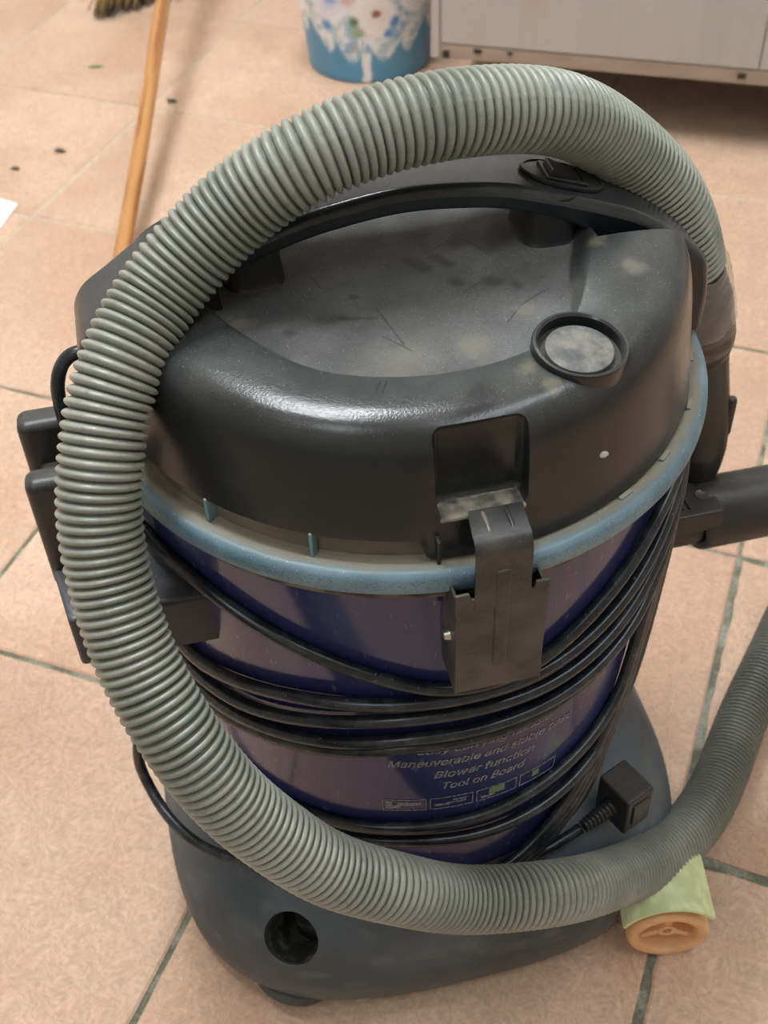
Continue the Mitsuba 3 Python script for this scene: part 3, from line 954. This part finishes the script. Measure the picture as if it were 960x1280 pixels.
# ridge spacing: stretched on the left, packed towards the far end
pitch = np.interp(ss / L_H, [0, .1, .25, .40, .55, .7, 1], [.0040, .0045, .0049, .0050, .0043, .0040, .0040])
ph = np.cumsum(.00055 / pitch)
ph += .05 * np.sin(ss * 90) 
fr = ph - np.floor(ph)
prof_h = np.clip(np.sin(PI * fr), 0, 1) ** .65        # rounded ridge, narrow groove
RH = .0205
rh = RH - .0036 * (1 - prof_h)
t, nn, bb = path_frames(centre)
SD = 44
a = np.linspace(0, 2 * PI, SD + 1)
Q = centre[:, None] + rh[:, None, None] * (np.cos(a)[None, :, None] * nn[:, None] + np.sin(a)[None, :, None] * bb[:, None])
UV = np.stack([np.broadcast_to((ss / L_H)[:, None], Q.shape[:2]), np.broadcast_to(prof_h[:, None], Q.shape[:2])], -1)
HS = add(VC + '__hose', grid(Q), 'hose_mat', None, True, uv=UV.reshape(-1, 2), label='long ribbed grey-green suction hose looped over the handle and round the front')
# cuff at the inlet
cu = [(.0190, -.096), (.0235, -.096), (.0248, -.094), (.0250, -.09), (.0246, -.03), (.0235, -.004), (.0225, 0), (.0195, 0), (.019, -.02), (.0190, -.096)]
Mc = np.eye(4)
Mc[:3, 2] = inlet_d; Mc[:3, 1] = [0, 0, 1]; Mc[:3, 0] = np.cross([0, 0, 1], inlet_d); Mc[:3, 3] = inlet_p
add(HS + '__inlet_cuff', moved(revolve(cu, 72), Mc), 'black_part_mat', None, 40, label='smooth black cuff pushed onto the inlet')
# grip tube at the other end, joined with clear tape
g0 = np.array(HW[0]); g_dir = HW[0] - HW[1]; g_dir /= np.linalg.norm(g_dir)
gp = np.array([(.1715, .0615, .4520), (.1790, .0630, .4290), (.1855, .0650, .4020), (.1900, .0660, .3740), (.1960, .0670, .3420), (.2000, .0670, .3100), (.2010, .0660, .2860), (.2000, .0640, .2660)])
gp = gp @ FB[:3, :3].T + FB[:3, 3]
gpt, gs = spline(gp, .002)
gl = gs / gs[-1]
gr = np.interp(gl, [0, .12, .13, .30, .335, .36, .37, .80, .90, 1.0], [.0200, .0222, .0226, .0236, .0230, .0214, .0204, .0205, .0180, .0090])
GT = add(VC + '__grip_tube', tube(gpt, gr, 40), 'black_part_mat', None, 50, label='black grip tube standing behind the rim')
sel = (gl > .13) & (gl < .34)
add(GT + '__collar', tube(gpt[sel], np.interp(gl[sel], [.13, .30, .34], [.0230, .0240, .0228]), 40), 'cuff_dirty_mat', None, 50, label='brown dirty collar')
btn = rbox(-.0035, .0035, -.0035, .0035, -.016, .016, .003, 12)
pm = gpt[int(len(gpt) * .66)]
Mb = np.eye(4); Mb[:3, :3] = FB[:3, :3]; Mb[:3, 3] = pm + FB[:3, :3] @ np.array([.0195, -.004, 0])
add(GT + '__release_tab', moved(btn, Mb), 'black_part_mat', None, 40)
tp = np.vstack([HW[2] * .25 + HW[1] * .75, HW[1], HW[0], gpt[8], gpt[16], gpt[24]])
tpt, ts = spline(gp[:3] if False else np.vstack([centre[10], gpt[6], gpt[14], gpt[22]]), .0012)
wob = meshkit.fbm(np.stack([ts * 90, ts * 0, ts * 0], 1), 3)
tt_, tn, tb_ = path_frames(tpt)
a = np.linspace(0, 2 * PI, 41)
WB = meshkit.fbm(np.stack(np.broadcast_arrays(ts[:, None] * 130 + 2.5 * np.cos(a)[None], 2.5 * np.sin(a)[None], ts[:, None] * 20), -1), 3)
rt_ = np.interp(ts / ts[-1], [0, .3, 1], [.0222, .0246, .0252])[:, None] + .0042 * (WB - .5)
TQ = tpt[:, None] + rt_[..., None] * (np.cos(a)[None, :, None] * tn[:, None] + np.sin(a)[None, :, None] * tb_[:, None])
TQ[:, -1] = TQ[:, 0]
add(HS + '__tape_wrap', grid(TQ), 'tape_mat', None, True, label='crumpled clear tape wrapped round the hose end')

# ------------------------------------------------------------------ power cord wound round the drum
RC = .0038
W = []                                               # (azimuth deg, z, gap to the drum surface)


def back(z0, z1, g=.0038, a0=20, a1=170):
    return [(a, z0 + (z1 - z0) * (a - a0) / (a1 - a0), g) for a in np.linspace(a0, a1, 6)]


turns = [
    [(-162, .385), (-146, .388), (-134.5, .380), (-118.7, .365), (-107, .352), (-92.8, .3385), (-80.8, .340), (-72.3, .350), (-63, .365), (-52, .383), (-43, .401), (-30, .4075), (-8, .4085)],
    [(-172, .291), (-157, .296), (-138.6, .313), (-119.9, .326), (-104.2, .330), (-88.9, .332), (-75.5, .335), (-64, .343), (-52.4, .3545), (-40, .372), (-28, .391), (-6, .399)],
    [(-172, .275), (-153, .284), (-140, .291), (-120.4, .307), (-104.3, .3175), (-88.7, .320), (-75, .320), (-63, .325), (-48.6, .3385), (-36, .359), (-24, .379), (-4, .389)],
    [(-172, .258), (-151, .268), (-134.5, .2785), (-117.6, .288), (-101.3, .2985), (-85, .300), (-70, .301), (-56.5, .306), (-42, .319), (-30, .345), (-18, .366), (-2, .378)],
    [(-172, .246), (-151, .256), (-134.5, .268), (-117.6, .2775), (-101.3, .2885), (-85, .2895), (-72, .2925), (-58, .301), (-44, .316), (-31, .341), (-18, .362), (-2, .374)],
    [(-172, .200), (-150, .196), (-132, .195), (-120, .194), (-101.6, .198), (-86.8, .199), (-74.9, .205), (-62, .213), (-48, .225), (-37, .250), (-29, .300), (-18, .350), (0, .366)],
    [(-172, .184), (-150, .180), (-131, .178), (-118.6, .179), (-101.7, .182), (-84.5, .179), (-69.4, .181), (-55, .188), (-44, .203), (-35, .235), (-27, .290), (-15, .340), (4, .354)],
]
backs = [(.395, .300), (.385, .284), (.375, .266), (.368, .255), (.362, .206), (.355, .190)]
gaps = [.0040, .0048, .0058, .0054, .0042, .0040, .0048]
seq = []
for k, tn_ in enumerate(turns):
    seq += [(a_, z_, gaps[k] + (.0011 * max(0, 1 - abs(a_ + 12) / 34) * (k + .4))) for a_, z_ in tn_]
    if k < len(backs):
        g_ = .004 if k else .004
        seq += [(a_, backs[k][0] + (backs[k][1] - backs[k][0]) * (a_ - 25) / 130, .0042 + .0006 * k) for a_ in np.linspace(25, 155, 6)]
        seq = seq
pts, turn = [], 0
prev = None
lift = []
for (a_, z_, g_) in seq:
    r = drum_r(z_) + g_
    pts.append((r * math.cos(math.radians(a_)), r * math.sin(math.radians(a_)), z_))
pts = [(-.1630, .000, .470), (-.1720, 0, .4810), (-.1815, 0, .4690), (-.1865, -.001, .4515), (-.1865, -.004, .4330), (-.1790, -.015, .4060), (-.1700, -.030, .3920)] + pts


def in_polar_spline(P, step):
    """cylindrical interpolation, so that the cord stays outside the drum between its points"""
    P = np.asarray(P)
    r, a_ = np.hypot(P[:, 0], P[:, 1]), np.unwrap(np.arctan2(P[:, 1], P[:, 0]))
    d_ = np.r_[0, np.cumsum(np.linalg.norm(np.diff(P, axis=0), axis=1) + 1e-6)]
    u = np.linspace(0, d_[-1], int(d_[-1] / step))
    rr, aa_, zz = (PchipInterpolator(d_, q)(u) for q in (r, a_, P[:, 2]))
    aa_ = CubicSpline(d_, a_)(u)
    zz = gaussian_filter1d(zz, .012 / step, mode='nearest'); rr = gaussian_filter1d(rr, .006 / step, mode='nearest')
    return np.stack([rr * np.cos(aa_), rr * np.sin(aa_), zz], 1)


A1 = in_polar_spline(pts, .0025)
CORD = add(VC + '__power_cord', tube(A1, RC, 12), 'cable_mat', FL, True, label='black power cord wound several times round the drum')
# the loose end: out of the bundle on the right, round the back, a slack loop at the lower left, across the front under the hose and up to the plug
loose = [(.158, .010, .348), (.142, .085, .30), (.090, .140, .25), (0, .166, .21), (-.090, .150, .19), (-.165, .080, .185), (-.186, -.005, .182), (-.1960, -.022, .160), (-.1970, -.026, .130), (-.188, -.047, .116), (-.178, -.065, .1145), (-.166, -.080, .1140), (-.154, -.090, .1140), (-.141, -.098, .1140), (-.126, -.110, .1150), (-.100, -.135, .1160), (-.055, -.158, .1170), (0, -.160, .1170), (.034, -.150, .1170),
         (.056, -.1435, .1185), (.075, -.1385, .1215), (.0905, -.1345, .1255)]
lp, _ = spline(loose, .0025, .006)
add(VC + '__power_cord__loose_end', tube(lp, RC, 12), 'cable_mat', FL, True)
# a second strand running from the low front up into the bundle on the right
for q in range(4):
    st_ = [(-104 + 3 * q, .1190), (-92 + 3 * q, .1200), (-80 + 2.5 * q, .1260), (-69 + 2.2 * q, .1420), (-58 + 2 * q, .1700), (-48 + 1.6 * q, .2080), (-40 + 1.2 * q, .2520), (-33 + 1 * q, .2980), (-25 + .6 * q, .3380), (-14, .3640 - .004 * q), (0, .3700 - .006 * q)]
    up2 = in_polar_spline([((drum_r(z_) + .0045 + .0012 * (q % 2) + .004 * max(0, 1 - (z_ - .119) / .03)) * math.cos(math.radians(a_)), (drum_r(z_) + .0045 + .0012 * (q % 2) + .004 * max(0, 1 - (z_ - .119) / .03)) * math.sin(math.radians(a_)), z_) for a_, z_ in st_], .0025)
    add(VC + '__power_cord__strand', tube(up2, RC, 12), 'cable_mat', FL, True)
# plug
pd = np.array([.80, .30, .14]); pd /= np.linalg.norm(pd)
pb = np.array([.0905, -.1345, .1255])
boot = [pb + pd * x for x in np.linspace(-.002, .024, 27)]
brad = [.0040 + .0022 * (i / 26) + (.0009 if i % 3 == 0 else 0) for i in range(27)]
xax = np.array([.92, .38, 0]); xax /= np.linalg.norm(xax)
yax = np.array([-xax[1], xax[0], 0]); zax = np.array([0, 0, 1.])
MPL = np.eye(4); MPL[:3, 0], MPL[:3, 1], MPL[:3, 2], MPL[:3, 3] = xax, yax, zax, pb + pd * .022
plug = rbox(0, .024, -.0145, .0145, -.0190, .0190, .0022, 14) + m3.Manifold.batch_hull([sph(.002, 10).translate([x, y, z]) for x, y, z in ((.019, -.010, -.012), (.019, .010, -.012), (.019, -.010, .009), (.019, .010, .009), (.027, -.0065, -.013), (.027, .0065, -.013))])
PL = add(VC + '__plug', moved(plug, MPL), 'black_part_mat', FL, 30, label='black angular power plug resting on the right of the base')
add(PL + '__boot', tube(np.array(boot), brad, 20), 'black_part_mat', FL, 30)
add(PL + '__grip_panel', moved(rbox(.005, .0190, -.0162, -.0138, -.010, .012, .001, 8), MPL), 'lid_mat', FL, 30)

# ------------------------------------------------------------------ print on the drum
def on_drum(mesh, az0, z0, lift=.0005, centre_x=None):
    v, f = to_np(mesh)
    x, y, h = v[:, 0], v[:, 1], v[:, 2]
    cx = (x.min() + x.max()) / 2 if centre_x is None else centre_x
    zz = z0 + y
    r = drum_r(zz) + lift + h
    th = math.radians(az0) + (x - cx) / drum_r(z0)
    return trimesh.Trimesh(np.stack([r * np.cos(th), r * np.sin(th), zz], 1), f, process=False)


def words(text, az0, z0, width, cap):
    m = meshkit.text_mesh(text, cap, .00015, bold=True)
    v = np.array(m.vertices)
    w = np.ptp(v[:, 0])
    v[:, 0] *= width / w
    v[:, 0] += .24 * v[:, 1]                        # italics
    return on_drum(trimesh.Trimesh(v, m.faces, process=False), az0, z0, .0002)


PR = None
for text, az0, z0, width in (('Easy carrying handle', -85.5, .2735, .082), ('Maneuverable and stable base', -85.5, .2605, .116), ('Blower function', -85.5, .2470, .062), ('Tool on Board', -85.5, .2340, .052)):
    k_ = add(VC + '__drum__lettering', words(text, az0, z0, width, .0068), 'print_mat', FL, False, label='grey italic lettering on the blue drum')


def strip(x0, x1, y0, y1, n=8):
    xs_ = np.linspace(x0, x1, n)
    return cat(*[box(xs_[i], xs_[i + 1], y0, y1, 0, .0002) for i in range(n - 1)])


for q in range(4):
    x0 = -.0555 + q * .0285
    wdt, z0, hgt = .0265, .2115, .0125
    fr_ = cat(strip(x0, x0 + wdt, 0, .0006), strip(x0, x0 + wdt, hgt - .0006, hgt), strip(x0, x0 + .0006, 0, hgt, 2), strip(x0 + wdt - .0006, x0 + wdt, 0, hgt, 2))
    pk = add(VC + '__drum__pictogram', on_drum(fr_, -88, z0, .0002, 0), 'print_mat', FL, False, label='small framed pictogram printed on the drum')
    if q == 0:
        g_ = cat(strip(x0 + .003, x0 + .011, .003, .0065), strip(x0 + .009, x0 + .023, .006, .0095), strip(x0 + .002, x0 + .006, .002, .0105, 3))
        add(VC + '__drum__pictogram_figure', on_drum(g_, -88, z0, .0002, 0), 'print_mat', FL, False)
    elif q == 1:
        g_ = cat(strip(x0 + .003, x0 + .012, .0035, .0055), strip(x0 + .010, x0 + .022, .005, .0065), strip(x0 + .014, x0 + .023, .008, .009))
        add(VC + '__drum__pictogram_figure', on_drum(g_, -88, z0, .0002, 0), 'print_mat', FL, False)
    elif q == 2:
        add(VC + '__drum__pictogram_figure', on_drum(strip(x0 + .008, x0 + .018, .0045, .0112), -88, z0, .0002, 0), 'print_green_mat', FL, False)
        add(VC + '__drum__pictogram_figure', on_drum(strip(x0 + .003, x0 + .012, .0025, .0042), -88, z0, .0002, 0), 'print_mat', FL, False)
    else:
        add(VC + '__drum__pictogram_figure', on_drum(strip(x0 + .009, x0 + .014, .004, .010), -88, z0, .0002, 0), 'print_green_mat', FL, False)

# ------------------------------------------------------------------ broom lying propped on its bristles
BR = thing('broom', 'broom with an orange wooden handle lying across the tiles behind the vacuum cleaner', 'broom')
p0, pv = np.array([-.7650, 1.0380, .0115]), np.array([-.950, 1.565, .150])
dirv = (pv - p0) / np.linalg.norm(pv - p0)
p1 = p0 + dirv * 1.02
ts_ = np.linspace(0, 1, 60)
hp = p0 + (p1 - p0) * ts_[:, None]
hp = hp + .002 * np.sin(ts_ * 7)[:, None] * np.array([1, 0, 0])
rad_ = np.interp(ts_, [0, .01, 1], [.0085, .0105, .0108])
a = np.linspace(0, 2 * PI, 25)
t_, n_, b_ = path_frames(hp)
Qh = hp[:, None] + rad_[:, None, None] * (np.cos(a)[None, :, None] * n_[:, None] + np.sin(a)[None, :, None] * b_[:, None])
UVh = np.stack([np.broadcast_to(ts_[:, None], Qh.shape[:2]), np.broadcast_to(a[None] / (2 * PI), Qh.shape[:2])], -1)
add(BR + '__handle', grid(Qh), 'wood_mat', None, True, uv=UVh.reshape(-1, 2), label='orange-brown varnished wooden pole')
side = np.array([-dirv[1], dirv[0], 0]); side /= np.linalg.norm(side)
head_c = p1 + dirv * .02
tipA, tipB = np.array([-1.232, 1.790, .004]), np.array([-1.075, 2.030, .004])
hv = tipB - tipA; hv /= np.linalg.norm(hv)
hA, hB = head_c - hv * .055, head_c + hv * .055
hd = m3.Manifold.batch_hull([sph(.017, 20).translate(list(q)) for q in (hA, hB, p1 - dirv * .01)])
add(BR + '__head', hd, 'wood_mat', None, 40, uv=None) if False else add(BR + '__head', hd, 'bristle_mat', None, 40)
rng = np.random.default_rng(9)
br = []
for q in range(520):
    s_ = rng.random(); o = rng.normal(0, 1, 3)
    a0_ = hA + (hB - hA) * s_ + o * [.006, .006, .004]
    dn = np.array([hv[1], -hv[0], 0])
    b0_ = tipA + (tipB - tipA) * np.clip(s_ + rng.normal(0, .03), 0, 1) + dn * rng.normal(0, .011)
    b0_[2] = .003 + abs(rng.normal(0, .004))
    mid_ = (a0_ + b0_) / 2 + np.array([-.012, -.006, .012]) + rng.normal(0, .004, 3)
    u_ = np.linspace(0, 1, 6)[:, None]
    pp = (1 - u_) ** 2 * a0_ + 2 * u_ * (1 - u_) * mid_ + u_ ** 2 * b0_
    br.append(tube(pp, np.linspace(.0016, .0011, 6), 5, caps=False))
add(BR + '__bristles', cat(*br), 'bristle_mat', None, True, label='yellow-brown bristles with dirty dark tips', kind='stuff')

# ------------------------------------------------------------------ floral waste bin
BN = thing('waste_bin', 'blue round waste bin printed with white flowers beside the grey cabinet', 'waste bin')
Mbin = np.eye(4); Mbin[:2, 3] = BIN_C
bp_ = [(.0005, .0), (.093, .0), (.0965, .0015), (.098, .005), (.0985, .010), (.122, .270), (.1245, .272), (.1245, .276), (.1195, .276), (.0955, .012), (.0005, .010)]
add(BN + '__body', moved(revolve(bp_, 128), Mbin), 'bin_mat', None, 35)
tor = trimesh.creation.torus(.1225, .0035, major_sections=96, minor_sections=12)
add(BN + '__rim', moved(tor, np.array([[1, 0, 0, BIN_C[0]], [0, 1, 0, BIN_C[1]], [0, 0, 1, .276], [0, 0, 0, 1.]])), 'bin_mat', None, True)

# ------------------------------------------------------------------ cabinet
CB = thing('cabinet', 'grey metal cabinet with a brown bottom edge standing over a dark gap', 'cabinet')
ca = math.atan2(.042, .467)
MC = np.eye(4); MC[:2, :2] = [[math.cos(ca), -math.sin(ca)], [math.sin(ca), math.cos(ca)]]; MC[:3, 3] = [-.547, 1.605, 0]
cz = .1
add(CB + '__body', rbox(.004, .95, .004, .58, cz + .004, .80, .003, 10), 'cabinet_mat', MC, 30)
add(CB + '__front_panel', rbox(.014, .452, -.004, .006, cz + .022, .79, .0015, 10), 'cabinet_mat', MC, 30)
add(CB + '__front_panel', rbox(.4535, .94, -.004, .006, cz + .022, .79, .0015, 10), 'cabinet_mat', MC, 30)
add(CB + '__corner_post', rbox(0, .0125, -.005, .02, cz, .795, .002, 10), 'cabinet_mat', MC, 30)
add(CB + '__bottom_trim', rbox(.0128, .95, -.003, .012, cz, cz + .0205, .0015, 10), 'trim_mat', MC, 30, label='stained brown bottom edge')
for (x, w_, h_, dz_) in ((.022, .010, .011, .006), (.068, .011, .006, .0145), (.114, .007, .004, .015), (.432, .011, .007, .012)):
    add(CB + '__clip', rbox(x - w_ / 2, x + w_ / 2, -.0055, .0, cz + dz_ - h_ / 2, cz + dz_ + h_ / 2, .001, 8), 'dark_mat', MC, 30, label='small dark clip on the bottom edge')
for (x, y) in ((.06, .30), (.89, .30), (.06, .53), (.89, .53)):
    add(CB + '__leg', cyl([x, y, 0], [x, y, cz + .01], .018, .02, 24), 'dark_mat', MC, 30)
add(CB + '__bottom_plate', rbox(.01, .945, .012, .575, cz - .002, cz + .006, .001, 8), 'dark_mat', MC, 30)

# ------------------------------------------------------------------ litter on the floor
PP = thing('paper_card', 'white printed card lying on the tiles at the left edge', 'paper')
cpoly = np.array([(-1.003, 1.146), (-1.0145, 1.2075), (-1.085, 1.2185), (-1.074, 1.130)])
add(PP + '__sheet', extrude(cpoly if True else cpoly, .0009).translate([0, 0, .0006]), 'paper_mat', None, False)
add(PP + '__print', extrude(np.array([(-1.0300, 1.172), (-1.034, 1.196), (-1.052, 1.199), (-1.049, 1.169)]), .0003).translate([0, 0, .0014]), 'paper_print_mat', None, False)


def crumb(x, y, s, seed, m_, label, cat_, group=None, key='crumb', flat=.45):
    c_ = trimesh.creation.icosphere(2, s)
    c_.vertices *= (1 + .5 * (meshkit.noise(c_.vertices / s * 1.3 + seed) - .5))[:, None]
    c_.vertices *= [1.5, .8, flat]
    c_.apply_translation([x, y, -c_.vertices[:, 2].min() + .0004])
    add(key, c_, m_, None, True, label=label, category=cat_, group=group)


for q, (x, y, s) in enumerate(((-.953, 1.547, .0055), (-1.038, 1.356, .0055), (-1.072, 1.291, .0045))):
    crumb(x, y, s, q * 7, 'crumb_mat', ('dark crumb on the tile just right of the broom handle', 'dark crumb on the tile left of the broom handle, the larger of two', 'small dark crumb nearest the white card')[q], 'crumb')
lf = np.array([(-.013, -.002), (-.006, -.0045), (.004, -.004), (.013, .0), (.005, .004), (-.006, .0035)])
lm = moved(extrude(lf, .0008), trimesh.transformations.translation_matrix([-1.132, 1.623, .0010]) @ trimesh.transformations.rotation_matrix(.35, [0, 0, 1]) )
add('leaf_scrap', lm, 'leaf_mat', None, 30, label='tiny green leaf scrap on the tiles left of the broom handle', category='leaf')
